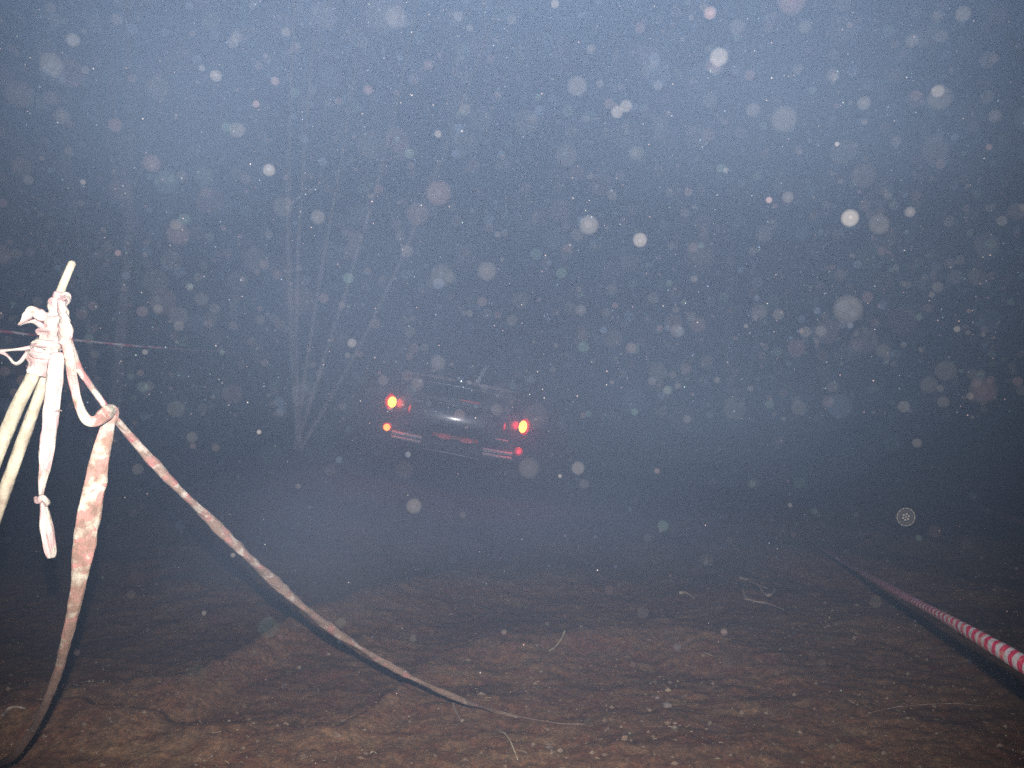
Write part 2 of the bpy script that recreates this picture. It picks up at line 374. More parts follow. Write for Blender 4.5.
# tape 5: thin taut tape in the background behind the stake
tm_far = tape_mat("tape_far", .11, 1.0, red=(.20, .03, .05), white=(.27, .25, .26), dirt=-.4)
T5 = sweep("barrier_tape", [(Vector((-6.5, 2.6, 1.8)), .017, .012), (P(-160, 316, 4.2), .017, .012), (P(0, 331, 4.6), .017, .012), (P(75, 340, 4.9), .017, .012), (P(150, 347, 5.3), .017, .012), (P(215, 351, 6.4), .013, .01), (P(262, 354, 7.6), .010, .008)], tm_far, None, 12, .1, 14, 8, seed=51)
tag(T5, "thin taut striped tape in the background passing behind the stake", "barrier tape", "red and white barrier tapes")

# ------------------------------------------------------------------ car, rear towards us
paint = pbr("dark_paint", (.012, .014, .018), .22, coat=.6); nodes(paint)[2].inputs["Coat Roughness"].default_value = .12
nodes(paint)[2].inputs["Roughness"].default_value = .30
glass = pbr("dark_glass", (.012, .014, .016), .05, coat=.6)
trim = pbr("black_trim", (.02, .02, .02), .6)
chrome = pbr("chrome_strip", (.60, .60, .63), .45, metal=.1)
mirrorm = pbr("glint_mirror", (.9, .9, .9), .2, metal=1)
rubber = noisy(pbr("muddy_rubber", (.03, .03, .03), .9), (.018, .018, .018), (.09, .065, .045), 18, 5)
alloy = pbr("wheel_metal", (.35, .36, .37), .4, metal=.9)
lens = pbr("red_lens", (.45, .01, .01), .12, coat=.8, emit=(1.0, .03, .012), estr=.36)
hot = pbr("lit_bulb", (.9, .5, .1), .3, emit=(1.0, .42, .05), estr=6)
warm = pbr("lit_fog_bulb", (.9, .3, .1), .3, emit=(1.0, .22, .03), estr=5)
pink = pbr("red_reflector_lit", (.7, .02, .05), .2, emit=(1.0, .03, .07), estr=2.2)
dimred = pbr("red_reflector", (.6, .05, .03), .25, emit=(1, .08, .04), estr=.16)
dullred = pbr('dull_red_lens', (.75, .13, .10), .5)
plate_m = pbr("plate_panel", (.30, .10, .07), .5)
white_m = pbr("pale_trim", (.75, .73, .72), .4)
sheen_trim = pbr("sheen_trim", (.36, .27, .25), .5)

gz = ground_full(CARX, CARY + 1.8)
car = empty("parked_car", (CARX, CARY, 0.05), "dark car seen from behind with lit tail lights, tilted to the right in the haze", "car")
car.rotation_euler = Euler((0, ROLL, R(3)), 'XYZ')
HW = .83
def sect(y, hw, z0, z1, r=.12, n_=6, crown=.03):
    """closed ring of a body section: flat bottom, rounded shoulders, slightly crowned top"""
    ring = []
    def corner(cx, cz, a0):
        for k in range(n_ + 1):
            a_ = a0 + math.pi / 2 * k / n_
            ring.append(Vector((cx + r * math.cos(a_), y, cz + r * math.sin(a_))))
    corner(hw - r, z1 - r, 0)
    for k in range(1, 6):
        t = k / 6; x = (hw - r) * (1 - 2 * t); ring.append(Vector((x, y, z1 + crown * (1 - (2 * t - 1) ** 2))))
    corner(-hw + r, z1 - r, math.pi / 2)
    corner(-hw + r, z0 + r, math.pi)
    corner(hw - r, z0 + r, 3 * math.pi / 2)
    return ring
def loft(name, rings, mat, parent, cap=True, smooth=True):
    m_ = len(rings[0]); vs = [v for r_ in rings for v in r_]; fs = []
    for i in range(len(rings) - 1):
        for k in range(m_):
            k2 = (k + 1) % m_
            fs.append((i * m_ + k, (i + 1) * m_ + k, (i + 1) * m_ + k2, i * m_ + k2))
    if cap:
        for i, rev in ((0, 0), (len(rings) - 1, 1)):
            c = sum(rings[i], Vector()) / m_; ci = len(vs); vs.append(c)
            for k in range(m_):
                f = (i * m_ + k, i * m_ + (k + 1) % m_, ci); fs.append(tuple(reversed(f)) if rev else f)
    return link_mesh(name, vs, fs, mat, parent, smooth)
# body side view: short boot, waist at ~0.98
body_st = [(0.02, .66, .40, .94, .16), (0.00 + .05, .76, .34, 1.0, .14), (.12, .81, .30, 1.04, .13), (.35, .83, .26, 1.07, .12), (.8, .835, .22, 1.06, .11), (1.6, .835, .20, 1.02, .11), (2.6, .83, .20, .95, .12), (3.3, .82, .22, .90, .14), (3.8, .78, .26, .82, .15), (4.1, .70, .32, .70, .15), (4.18, .60, .38, .62, .1)]
body = loft("body", [sect(y, hw, z0, z1, r) for y, hw, z0, z1, r in body_st], paint, car)
# boot lid: a gently bulging vertical panel, proud of the body
def bulge(name, cx, cz, w, h, y0, depth, mat, parent, nx_=16, nz_=12, pw=2.0, back=.03, tilt=0.0):
    vs, fs = [], []
    for j in range(nz_ + 1):
        for i in range(nx_ + 1):
            u = -1 + 2 * i / nx_; v = -1 + 2 * j / nz_
            yy = y0 - depth * (1 - abs(u) ** pw * .8) * (1 - abs(v) ** pw * .8) + tilt * v
            # rounded corners
            uu = u * (1 - .06 * v * v); vv = v * (1 - .06 * u * u)
            vs.append(Vector((cx + uu * w / 2, yy, cz + vv * h / 2)))
    st = nx_ + 1
    for j in range(nz_):
        for i in range(nx_): fs.append((j * st + i, j * st + i + 1, (j + 1) * st + i + 1, (j + 1) * st + i))
    rim = [i for i in range(st)] + [(j * st + nx_) for j in range(1, nz_ + 1)] + [nz_ * st + i for i in range(nx_ - 1, -1, -1)] + [j * st for j in range(nz_ - 1, 0, -1)]
    nb = len(vs)
    for r_ in rim: vs.append(vs[r_] + Vector((0, back + depth, 0)))
    for k in range(len(rim)):
        k2 = (k + 1) % len(rim); fs.append((rim[k2], rim[k], nb + k, nb + k2))
    fs.append(tuple(nb + k for k in reversed(range(len(rim)))))
    return link_mesh(name, vs, fs, mat, parent)
lid = bulge("boot_lid", 0, .735, 1.16, .40, .03, .055, paint, car, tilt=.012)
bulge("lid_trim", 0, .90, 1.2, .03, -.02, .02, paint, lid)
bulge("lock", .12, .68, .035, .035, -.028, .008, chrome, lid, 6, 6)
spo = loft("spoiler", [[Vector((x, .06 + c * .07, 1.085 + .02 * (1 - (x / .66) ** 2) + s * .018)) for (c, s) in [(math.cos(q * math.pi / 5), math.sin(q * math.pi / 5)) for q in range(10)]] for x in [-.66, -.64, -.5, -.3, -.1, .1, .3, .5, .64, .66]], paint, car)
bulge("brake_light", .10, .965, .22, .025, -.02 + .03, .01, dullred, spo, 6, 4)
# cabin
def cab(y, hw0, hw1, z0, z1):
    r = sect(y, hw1, z0, z1, .07, 5, .03)
    for v in r:
        t = (v.z - z0) / (z1 - z0); v.x *= (hw0 / hw1) * (1 - t) + t
    return r
cabin = loft("cabin", [cab(.50, .72, .62, .93, .99), cab(.78, .72, .60, .93, 1.21), cab(1.08, .72, .59, .93, 1.40), cab(1.5, .73, .60, .93, 1.46), cab(2.0, .73, .60, .93, 1.45), cab(2.45, .73, .58, .93, 1.28), cab(3.05, .72, .62, .92, .97)], paint, car)
def quad(name, c, mat, parent, th=.012, off=.006, n_=8):
    a_, b_, c_, d_ = [Vector(v) for v in c]; nrm = (b_ - a_).cross(d_ - a_).normalized()
    vs, fs = [], []
    for s_ in (off, off - th):
        for j in range(n_ + 1):
            for i in range(n_ + 1):
                u, v = i / n_, j / n_
                bow = .02 * (1 - (2 * u - 1) ** 2) * (1 - (2 * v - 1) ** 2)
                vs.append(a_.lerp(b_, u).lerp(d_.lerp(c_, u), v) + nrm * (s_ + bow))
    st = n_ + 1; o2 = st * st
    for j in range(n_):
        for i in range(n_):
            q = (j * st + i, j * st + i + 1, (j + 1) * st + i + 1, (j + 1) * st + i); fs.append(q); fs.append(tuple(o2 + k for k in reversed(q)))
    ed = [i for i in range(st)] + [j * st + n_ for j in range(1, st)] + [n_ * st + i for i in range(n_ - 1, -1, -1)] + [j * st for j in range(n_ - 1, 0, -1)]
    for k in range(len(ed)):
        k2 = (k + 1) % len(ed); fs.append((ed[k2], ed[k], o2 + ed[k], o2 + ed[k2]))
    return link_mesh(name, vs, fs, mat, parent)
rw = quad("rear_window", [(-.63, .60, 1.10), (.63, .60, 1.10), (.52, 1.02, 1.37), (-.52, 1.02, 1.37)], glass, car, off=.03)
wip = quad("window_wiper", [(.12, .58, 1.11), (.175, .58, 1.11), (.285, 1.01, 1.37), (.22, 1.01, 1.37)], white_m, rw, .02, .06, 3)
quad("window_sheen", [(-.66, .50, 1.095), (.66, .50, 1.095), (.65, .54, 1.115), (-.65, .54, 1.115)], sheen_trim, rw, .02, .05, 6)  # added strip whose pale colour paints the reflection along the window base
def ball(name, c, rad, mat, parent, sq=(1, 1, 1)):
    bm = bmesh.new(); bmesh.ops.create_icosphere(bm, subdivisions=3, radius=1)
    vs = [Vector((v.co.x * rad * sq[0], v.co.y * rad * sq[1], v.co.z * rad * sq[2])) + Vector(c) for v in bm.verts]; fs = [tuple(q.index for q in f.verts) for f in bm.faces]; bm.free()
    return link_mesh(name, vs, fs, mat, parent)
ball("glint_ball", (-.03, .47, 1.15), .07, mirrorm, rw)  # mirror ball added only to catch the flash as a glint
for s_ in (-1, 1):
    for (ya, yb, xa) in ((1.15, 1.85, 0), (1.92, 2.7, 0)):
        pts = [(s_ * .715, ya - .12 if ya < 1.5 else ya, 1.01), (s_ * .715, yb, 1.01), (s_ * .60, yb - .12 if yb > 2.5 else yb, 1.29), (s_ * .60, ya + .06 if ya < 1.5 else ya, 1.29)]
        if s_ < 0: pts = [pts[1], pts[0], pts[3], pts[2]]
        quad("side_window", pts, glass, car, off=.02)
    ws_pts = None
ws_ = quad("windscreen", [(.62, 3.0, .99), (-.62, 3.0, .99), (-.52, 2.5, 1.27), (.52, 2.5, 1.27)], glass, car, off=.03)
# bumper with bright strips on both corners
def bump_ring(x):
    t = abs(x) / .84; y = -.09 + .16 * t ** 5
    return [Vector((x, y + .05 - .06 * math.cos(q * math.pi / 6), .44 + .095 * math.sin(q * math.pi / 6))) for q in range(12)]
bumper = loft("bumper", [bump_ring(x) for x in [-.84, -.81, -.74, -.6, -.4, -.2, 0, .2, .4, .6, .74, .81, .84]], trim, car)
for s_ in (-1, 1):
    for zz, hh in ((.488, .018), (.440, .015)):
        vs, fs = [], []
        X = [s_ * (.34 + .33 * k / 8) for k in range(9)]
        for x in X:
            y = -.105 + .16 * (abs(x) / .84) ** 5 - .006
            for (dy, dz) in ((0, -hh), (-.010, 0), (0, hh), (.02, 0)): vs.append(Vector((x, y + dy, zz + dz)))
        for i in range(8):
            for k in range(4): fs.append((i * 4 + k, i * 4 + (k + 1) % 4, (i + 1) * 4 + (k + 1) % 4, (i + 1) * 4 + k))
        fs += [(0, 1, 2, 3), (35, 34, 33, 32)]
        link_mesh("bumper_strip", vs, fs, chrome, bumper, False)
bulge("step_strip", .0, .375, .70, .014, -.075, .008, white_m, bumper, 20, 3)
# lamps
def lamp(name, x, z, w, h, m_lens, m_core, cw, ch, y=.0):
    o = ball(name, (x, y + .01, z), 1, m_lens, car, (w / 2, .045, h / 2))
    ball("bulb", (x, y - .03, z), 1, m_core, o, (cw / 2, .03, ch / 2))
    return o
lamp("tail_light", -.735, .80, .17, .21, lens, hot, .095, .12, .06)["label"] = "left tail light glowing orange"
lamp("tail_light", .735, .80, .17, .22, lens, hot, .09, .135, .06)["label"] = "right tail light glowing orange"
lamp("fog_light", -.735, .525, .115, .10, lens, warm, .075, .075, -.03)["label"] = "left lower lamp glowing orange"
lamp("fog_light", .735, .525, .10, .10, lens, pink, .045, .045, -.03)["label"] = "right lower lamp glowing pinkish red"
for (x_, z_, pw_, col_) in ((-.735, .80, 4.5, (1, .08, .03)), (.735, .80, 5, (1, .04, .06)), (-.735, .525, .15, (1, .10, .03)), (.735, .525, .12, (1, .03, .08))):
    ld = bpy.data.lights.new("tail_lamp_glow", 'POINT'); ld.energy = pw_; ld.color = col_; ld.shadow_soft_size = .06; ld.specular_factor = 0
    lo = bpy.data.objects.new("tail_lamp_glow", ld); C.objects.link(lo); lo.parent = car; lo.location = (x_, -.16 if z_ > .6 else -.17, z_)
pl = bulge("plate_panel", 0.02, .515, .52, .11, -.045, .01, plate_m, car, 10, 4)
for x in (-.10, .14): ball("reflector", (x, -.055, .52), 1, dullred, pl, (.075, .02, .052))
# small bright badge beside the right lamp (its letters are too blurred to read)
bd = bulge("badge", .53, .615, .15, .012, -.005, .006, chrome, car, 8, 3)
# wheels
def ring_mesh(r_out, r_in, hw, seg=28):
    prof = [(r_in, -hw * .8), (r_out - .03, -hw), (r_out, -hw * .7), (r_out, hw * .7), (r_out - .03, hw), (r_in, hw * .8)]
    vs, fs = [], []
    for k in range(seg):
        a_ = 2 * math.pi * k / seg
        for r_, x in prof: vs.append(Vector((x, r_ * math.cos(a_), r_ * math.sin(a_))))
    m_ = len(prof)
    for k in range(seg):
        for i in range(m_):
            fs.append((k * m_ + i, k * m_ + (i + 1) % m_, ((k + 1) % seg) * m_ + (i + 1) % m_, ((k + 1) % seg) * m_ + i))
    return vs, fs
for s_ in (-1, 1):
    for y in (.85, 3.25):
        vs, fs = ring_mesh(.315, .19, .095)
        off = Vector((s_ * .735, y, .315))
        wh = link_mesh("wheel", [v * .99 for v in ring_mesh(.192, .03, .07)[0]], ring_mesh(.192, .03, .07)[1], alloy, car); wh.location = off
        link_mesh("tyre", vs, fs, rubber, wh)
        vs, fs = ring_mesh(.09, .005, .085, 14); link_mesh("hub_cap", vs, fs, chrome, wh)
bpy.ops.mesh.primitive_cylinder_add(radius=.03, depth=.25, location=(0, 0, 0), rotation=(R(90), 0, 0)); ex = bpy.context.object
ex.name = "exhaust_pipe"; ex.data.name = "exhaust_pipe"; ex.data.materials.append(alloy); ex.parent = car; ex.location = (-.45, .02, .28)
sm = [s_ for s_ in (-1, 1)]
for s_ in sm:
    mr = loft("side_mirror", [[Vector((s_ * x, 2.62 + .07 * math.cos(q * math.pi / 5) * k_, 1.02 + .055 * math.sin(q * math.pi / 5) * k_)) for q in range(10)] for x, k_ in ((.74, .3), (.80, .9), (.90, 1), (.97, .8), (.985, .3))], paint, car)

# ------------------------------------------------------------------ bare trees in the haze
bark = noisy(pbr("pale_bark", (.3, .27, .24), .85, spec=.2), (.24, .21, .19), (.54, .49, .45), 9, 6, .5, 30)
def limb(pts, rads, vs, fs, uvless=True, K=7):
    path = catmull([Vector(p) for p in pts], 5); rr = catmull([Vector((r_, 0, 0)) for r_ in rads], 5)
    b0 = len(vs); N = len(path)
    for i, p in enumerate(path):
        t = (path[min(i + 1, N - 1)] - path[max(i - 1, 0)]).normalized()
        u = t.cross(Vector((.3, 1, .1))).normalized(); v = t.cross(u)
        for k in range(K):
            a_ = 2 * math.pi * k / K; r_ = rr[i].x * (1 + .1 * noise.noise(p * 9 + Vector((k, 0, 0))))
            vs.append(p + u * math.cos(a_) * r_ + v * math.sin(a_) * r_)
    for i in range(N - 1):
        for k in range(K):
            k2 = (k + 1) % K; fs.append((b0 + i * K + k, b0 + i * K + k2, b0 + (i + 1) * K + k2, b0 + (i + 1) * K + k))
    fs.append(tuple(b0 + k for k in reversed(range(K)))); fs.append(tuple(b0 + (N - 1) * K + k for k in range(K)))
    return path
def grow(p, d, L, r, depth, vs, fs, rnd):
    pts = [p]; q = p.copy(); dd = d.copy()
    for k in range(4):
        dd = (dd + Vector((rnd.uniform(-.16, .16), rnd.uniform(-.16, .16), rnd.uniform(-.04, .12)))).normalized()
        q = q + dd * L / 4; pts.append(q.copy())
    limb(pts, [r * (1 - .17 * k) for k in range(5)], vs, fs, K=6 if depth else 4)
    if depth == 0: return
    for k in range(rnd.choice((3, 4, 4))):
        i = rnd.choice((1, 2, 3, 4)); s_ = Vector((rnd.uniform(-1, 1), rnd.uniform(-1, 1), rnd.uniform(-.1, .5))).normalized()
        nd = (dd * 1.0 + s_ * .75).normalized()
        grow(pts[i], nd, L * rnd.uniform(.5, .75), r * (1 - .17 * i) * .6, depth - 1, vs, fs, rnd)
def bare_tree(x, y, stems, label, seed, group="bare trees in the haze", r0=.07, Ls=2.2, depth=3, mat=None):
    rnd = random.Random(seed); mat = mat or bark
    g = Vector((x, y, ground_full(x, y) - .1))
    t = empty("bare_tree", g, label, "tree", group)
    for (dx, dy, h, r_) in stems:
        vs, fs = [], []
        top = Vector((dx, dy, h)); N_ = 5; pts = []
        for k in range(N_ + 1):
            u = k / N_; pts.append(Vector((dx * u ** .9 + .06 * h / 5 * math.sin(u * 5 + seed + dx), dy * u, h * u)))
        limb(pts, [r_ * (1 - .62 * k / N_) for k in range(N_ + 1)], vs, fs, K=9)
        link_mesh("trunk", vs, fs, mat, t)
        for k in range(rnd.choice((8, 9, 10))):
            bv, bf = [], []
            u = rnd.uniform(.4, .98); i = min(int(u * N_), N_ - 1); p = pts[i].lerp(pts[i + 1], u * N_ - i)
            s_ = Vector((rnd.uniform(-1, 1), rnd.uniform(-.6, .6), rnd.uniform(.3, 1.2))).normalized()
            grow(p, s_, Ls * rnd.uniform(.5, 1), r_ * (1 - .62 * u) * .55, depth - 1, bv, bf, rnd)
            link_mesh("branch", bv, bf, mat, t)
    return t
# stems fan out: two upright ones and several leaning right, as in the upper left of the photograph
bare_tree(-2.75, 11.4, [(-.1, .2, 7.4, .050), (.25, -.1, 7.0, .036), (.9, .1, 6.8, .034), (1.7, .1, 6.6, .036), (2.7, .3, 6.0, .034)], "pale bare tree with thin fanned stems behind and left of the car", 3, Ls=2.0)
bare_tree(-5.6, 12.5, [(.3, 0, 7.0, .10), (-.9, .2, 5.5, .06)], "faint bare tree in the haze at the upper left edge", 11, Ls=2.2)
bare_tree(4.3, 17.0, [(-.3, 0, 7.2, .10), (1.0, .2, 6.0, .06)], "faint bare tree standing in the haze right of the car", 17, Ls=2.0)
bare_tree(9.0, 15.0, [(.2, 0, 7.5, .12)], "faint single trunked bare tree deep in the haze at far right", 23, Ls=2.2)

# ------------------------------------------------------------------ twigs, stone, scraps on the soil
twig_m = noisy(pbr("dry_twig", (.3, .22, .15), .8), (.12, .08, .06), (.30, .22, .17), 30, 4)
straw_m = noisy(pbr("dry_straw", (.35, .28, .18), .7), (.20, .15, .09), (.38, .31, .20), 30, 4)
def on_ground(name, pxs, w, mat, label, cat, group=None, lift=.008, turns=0, ratio=.8, arch=0):
    pth = []
    for i, (x, y) in enumerate(pxs):
        g, t = ray_ground(x, y); u = i / (len(pxs) - 1)
        pth.append((g + Vector((0, 0, lift + arch * 4 * u * (1 - u))), w * (1 - .5 * u), w * ratio * (1 - .5 * u)))
    o = sweep(name, pth, mat, None, turns, .25, 6, 8, seed=len(pxs) + w * 900, noise_f=30)
    return tag(o, label, cat, group)
on_ground("twig", [(739, 581), (748, 583), (758, 588), (768, 592)], .020, twig_m, "upper twig of the small broken heap left of the right hand tape", "twig", "twigs on the soil", .02)
on_ground("twig", [(746, 585), (743, 593), (746, 601), (751, 604)], .022, twig_m, "short bent twig at the left end of the broken heap", "twig", "twigs on the soil", .02)
on_ground("twig", [(776, 594), (770, 600), (764, 598), (759, 592)], .026, twig_m, "forked pale twig at the right end of the broken heap", "twig", "twigs on the soil", .03)
on_ground("twig", [(744, 602), (756, 605), (768, 607), (784, 613)], .014, twig_m, "lower thin twig pointing right out of the broken heap", "twig", "twigs on the soil", .02)
on_ground("twig", [(565, 634), (562, 642), (556, 649), (549, 655)], .013, straw_m, "single short twig lying on soil below the car", "twig", "twigs on the soil", .015)
on_ground("twig", [(2, 722), (8, 714), (16, 712), (26, 715)], .018, twig_m, "curled dark twig at the left edge by the hanging tape", "twig", "twigs on the soil", .02)
on_ground("grass_stalk", [(499, 735), (505, 741), (511, 750), (518, 763)], .009, straw_m, "pale dry grass stalk on the soil at the bottom centre", "grass stalk", "dry stalks on the soil", .01, arch=.02)
on_ground("grass_stalk", [(452, 702), (455, 712), (462, 726)], .012, twig_m, "dark stalk below the end of the slanting tape", "grass stalk", "dry stalks on the soil", .01)
on_ground("grass_stalk", [(868, 716), (900, 709), (950, 706), (985, 709)], .004, twig_m, "long thin dark stalk on the soil below the twisted tape", "grass stalk", "dry stalks on the soil", .01)
scrap = tape_mat("tape_scrap", .3, .6, red=(.14, .03, .035), white=(.16, .12, .11), dirt=.3, dirt_col=(.1, .06, .05))
on_ground("tape_scrap", [(975, 510), (992, 516), (1010, 522), (1034, 527)], .12, scrap, "dull red scrap of tape lying in the haze at the right edge", "scrap", None, .02, 0, .15)
on_ground("tape_scrap", [(679, 595), (686, 595), (694, 600)], .02, straw_m, "small pale scrap left of the broken twig heap", "scrap", None, .01, 0, .3)
def rock(px, py, size, label, mat, seed):
    g, t = ray_ground(px, py); bm = bmesh.new(); bmesh.ops.create_icosphere(bm, subdivisions=3, radius=size)
    for v in bm.verts:
        v.co *= 1 + .35 * noise.noise(v.co / size * 1.3 + Vector((seed, 0, 0))) + .08 * noise.noise(v.co / size * 5)
        v.co.z *= .6
    me = bpy.data.meshes.new("stone"); bm.to_mesh(me); bm.free(); me.materials.append(mat)
    for p in me.polygons: p.use_smooth = True
    o = bpy.data.objects.new("stone", me); C.objects.link(o); o.location = g + Vector((0, 0, size * .3))
    tag(o, label, "stone", "loose stones")
stone_m = noisy(pbr("stone", (.3, .27, .24), .85), (.09, .07, .055), (.16, .125, .10), 25, 5, .4, 60)
rock(667, 707, .022, "pale stone near the end of the slanting tape at bottom centre", stone_m, 1)
rock(724, 633, .018, "small pale stone below the broken twig heap", stone_m, 5)
rock(657, 698, .012, "smallest pale stone at the bottom, beside a larger one", stone_m, 9)

# crumbs, leaf bits and straw too many to count
rnd = random.Random(5)
vs, fs = [], []
mi = []
for k in range(7000):
    y = 2.9 + 6 * rnd.random() ** 1.5; x = rnd.uniform(-.72, .72) * y
    dens = .35 + .65 * smooth01((noise.noise(Vector((x * 1.1, y * 1.1, 4))) + .15) * 2.2)
    if x < -.3 and y > 3.9: dens *= .5
    if rnd.random() > dens: continue
    z = ground_full(x, y); b0 = len(vs); kind = rnd.random()
    if kind < .62:      # crumb of soil
        s_ = .0035 + .011 * rnd.random() ** 3.5
        pts = [Vector((rnd.gauss(0, 1), rnd.gauss(0, 1), rnd.gauss(0, .7))).normalized() * s_ * rnd.uniform(.7, 1.3) for _ in range(6)]
        base6 = [Vector((1, 0, 0)), Vector((-1, 0, 0)), Vector((0, 1, 0)), Vector((0, -1, 0)), Vector((0, 0, .8)), Vector((0, 0, -.8))]
        vs += [Vector((x, y, z + s_ * .5)) + v * s_ * rnd.uniform(.6, 1.4) for v in base6]
        for f in ((0, 2, 4), (2, 1, 4), (1, 3, 4), (3, 0, 4), (2, 0, 5), (1, 2, 5), (3, 1, 5), (0, 3, 5)): fs.append(tuple(b0 + q for q in f)); mi.append(0 if rnd.random() < .93 else 1)
    elif kind < .85:    # leaf fragment
        s_ = .005 + .016 * rnd.random() ** 2.2; a_ = rnd.uniform(0, 6.3); e = Vector((math.cos(a_), math.sin(a_), rnd.uniform(-.3, .5))); f_ = Vector((-math.sin(a_), math.cos(a_), rnd.uniform(-.2, .6))) * .5
        o_ = Vector((x, y, z + .006))
        vs += [o_ - e * s_, o_ + f_ * s_ + Vector((0, 0, .003)), o_ + e * s_, o_ - f_ * s_]
        fs.append((b0, b0 + 3, b0 + 2, b0 + 1)); mi.append(1 if rnd.random() < .6 else 2)
    else:               # bit of straw
        s_ = .005 + .016 * rnd.random() ** 2.5; a_ = rnd.uniform(0, 6.3); e = Vector((math.cos(a_), math.sin(a_), rnd.uniform(-.1, .3))); f_ = Vector((-math.sin(a_), math.cos(a_), 0)) * .0016
        o_ = Vector((x, y, z + .006)); u_ = Vector((0, 0, .002))
        vs += [o_ - e * s_ - f_, o_ - e * s_ + f_, o_ - e * s_ + u_, o_ + e * s_ - f_, o_ + e * s_ + f_, o_ + e * s_ + u_]
        for f in ((0, 1, 4, 3), (1, 2, 5, 4), (2, 0, 3, 5)): fs.append(tuple(b0 + q for q in f)); mi.append(2)
lit = link_mesh("ground_litter", vs, fs, noisy(pbr("crumb", (.15, .1, .07), .95), (.09, .06, .04), (.21, .15, .10), 7, 3), None, False)
lit.data.materials.append(noisy(pbr("leaf_bit", (.3, .2, .1), .7), (.10, .062, .04), (.18, .11, .06), 9, 3)); lit.data.materials.append(noisy(pbr("straw_bit", (.4, .3, .2), .7), (.14, .10, .06), (.27, .21, .12), 9, 3))
lit.data.polygons.foreach_set("material_index", mi)
tag(lit, "soil crumbs, leaf bits and straw strewn over the ground", None, None, "stuff")

# ------------------------------------------------------------------ dust motes hanging in the air, lit by the flash
# each is a thin translucent shell: its optical depth grows as 1/cos towards the rim
def mote_mat(name, col):
    m = bpy.data.materials.new(name); m.use_nodes = True; n = m.node_tree.nodes; l = m.node_tree.links; n.clear()
    out = n.new("ShaderNodeOutputMaterial"); mix = n.new("ShaderNodeMixShader"); tr = n.new("ShaderNodeBsdfTransparent")
    df = n.new("ShaderNodeBsdfDiffuse"); df.inputs[0].default_value = (*col, 1)
    ge = n.new("ShaderNodeNewGeometry"); dt = n.new("ShaderNodeVectorMath"); dt.operation = 'DOT_PRODUCT'
    l.new(ge.outputs["Normal"], dt.inputs[0]); l.new(ge.outputs["Incoming"], dt.inputs[1])
    ab = n.new("ShaderNodeMath"); ab.operation = 'ABSOLUTE'; l.new(dt.outputs["Value"], ab.inputs[0])
    mxm = n.new("ShaderNodeMath"); mxm.operation = 'MAXIMUM'; l.new(ab.outputs[0], mxm.inputs[0]); mxm.inputs[1].default_value = .6
    at = n.new("ShaderNodeAttribute"); at.attribute_name = "thick"
    dv = n.new("ShaderNodeMath"); dv.operation = 'DIVIDE'; dv.use_clamp = True; l.new(at.outputs["Fac"], dv.inputs[0]); l.new(mxm.outputs[0], dv.inputs[1])
    l.new(dv.outputs[0], mix.inputs[0]); l.new(tr.outputs[0], mix.inputs[1]); l.new(df.outputs[0], mix.inputs[2]); l.new(mix.outputs[0], out.inputs[0])
    return m
mm = [mote_mat("dust_pale", (.88, .79, .70)), mote_mat("dust_rose", (.90, .60, .56)), mote_mat("dust_blue", (.48, .66, .95)), mote_mat("dust_green", (.52, .85, .68))]
def ico(sub):
    bm = bmesh.new(); bmesh.ops.create_icosphere(bm, subdivisions=sub, radius=1); v = [x.co.copy() for x in bm.verts]; f = [tuple(q.index for q in p.verts) for p in bm.faces]; bm.free(); return v, f
ICO = {1: ico(1), 2: ico(2), 3: ico(3)}
DV, DF, DM, DT = [], [], [], []
KA = 0.017
def mote(c, r, add, mat, sub=None):
    d = (c - EYE).length
    th = min(.9, KA * add * d * d)
    if sub is None: sub = 3 if r / d * F > 4 else (2 if r / d * F > 1.5 else 1)
    v, f = ICO[sub]; b0 = len(DV)
    DV.extend(c + q * r for q in v); DF.extend(tuple(b0 + k for k in q) for q in f)
    DM.extend([mat] * len(f)); DT.extend([th] * len(v))
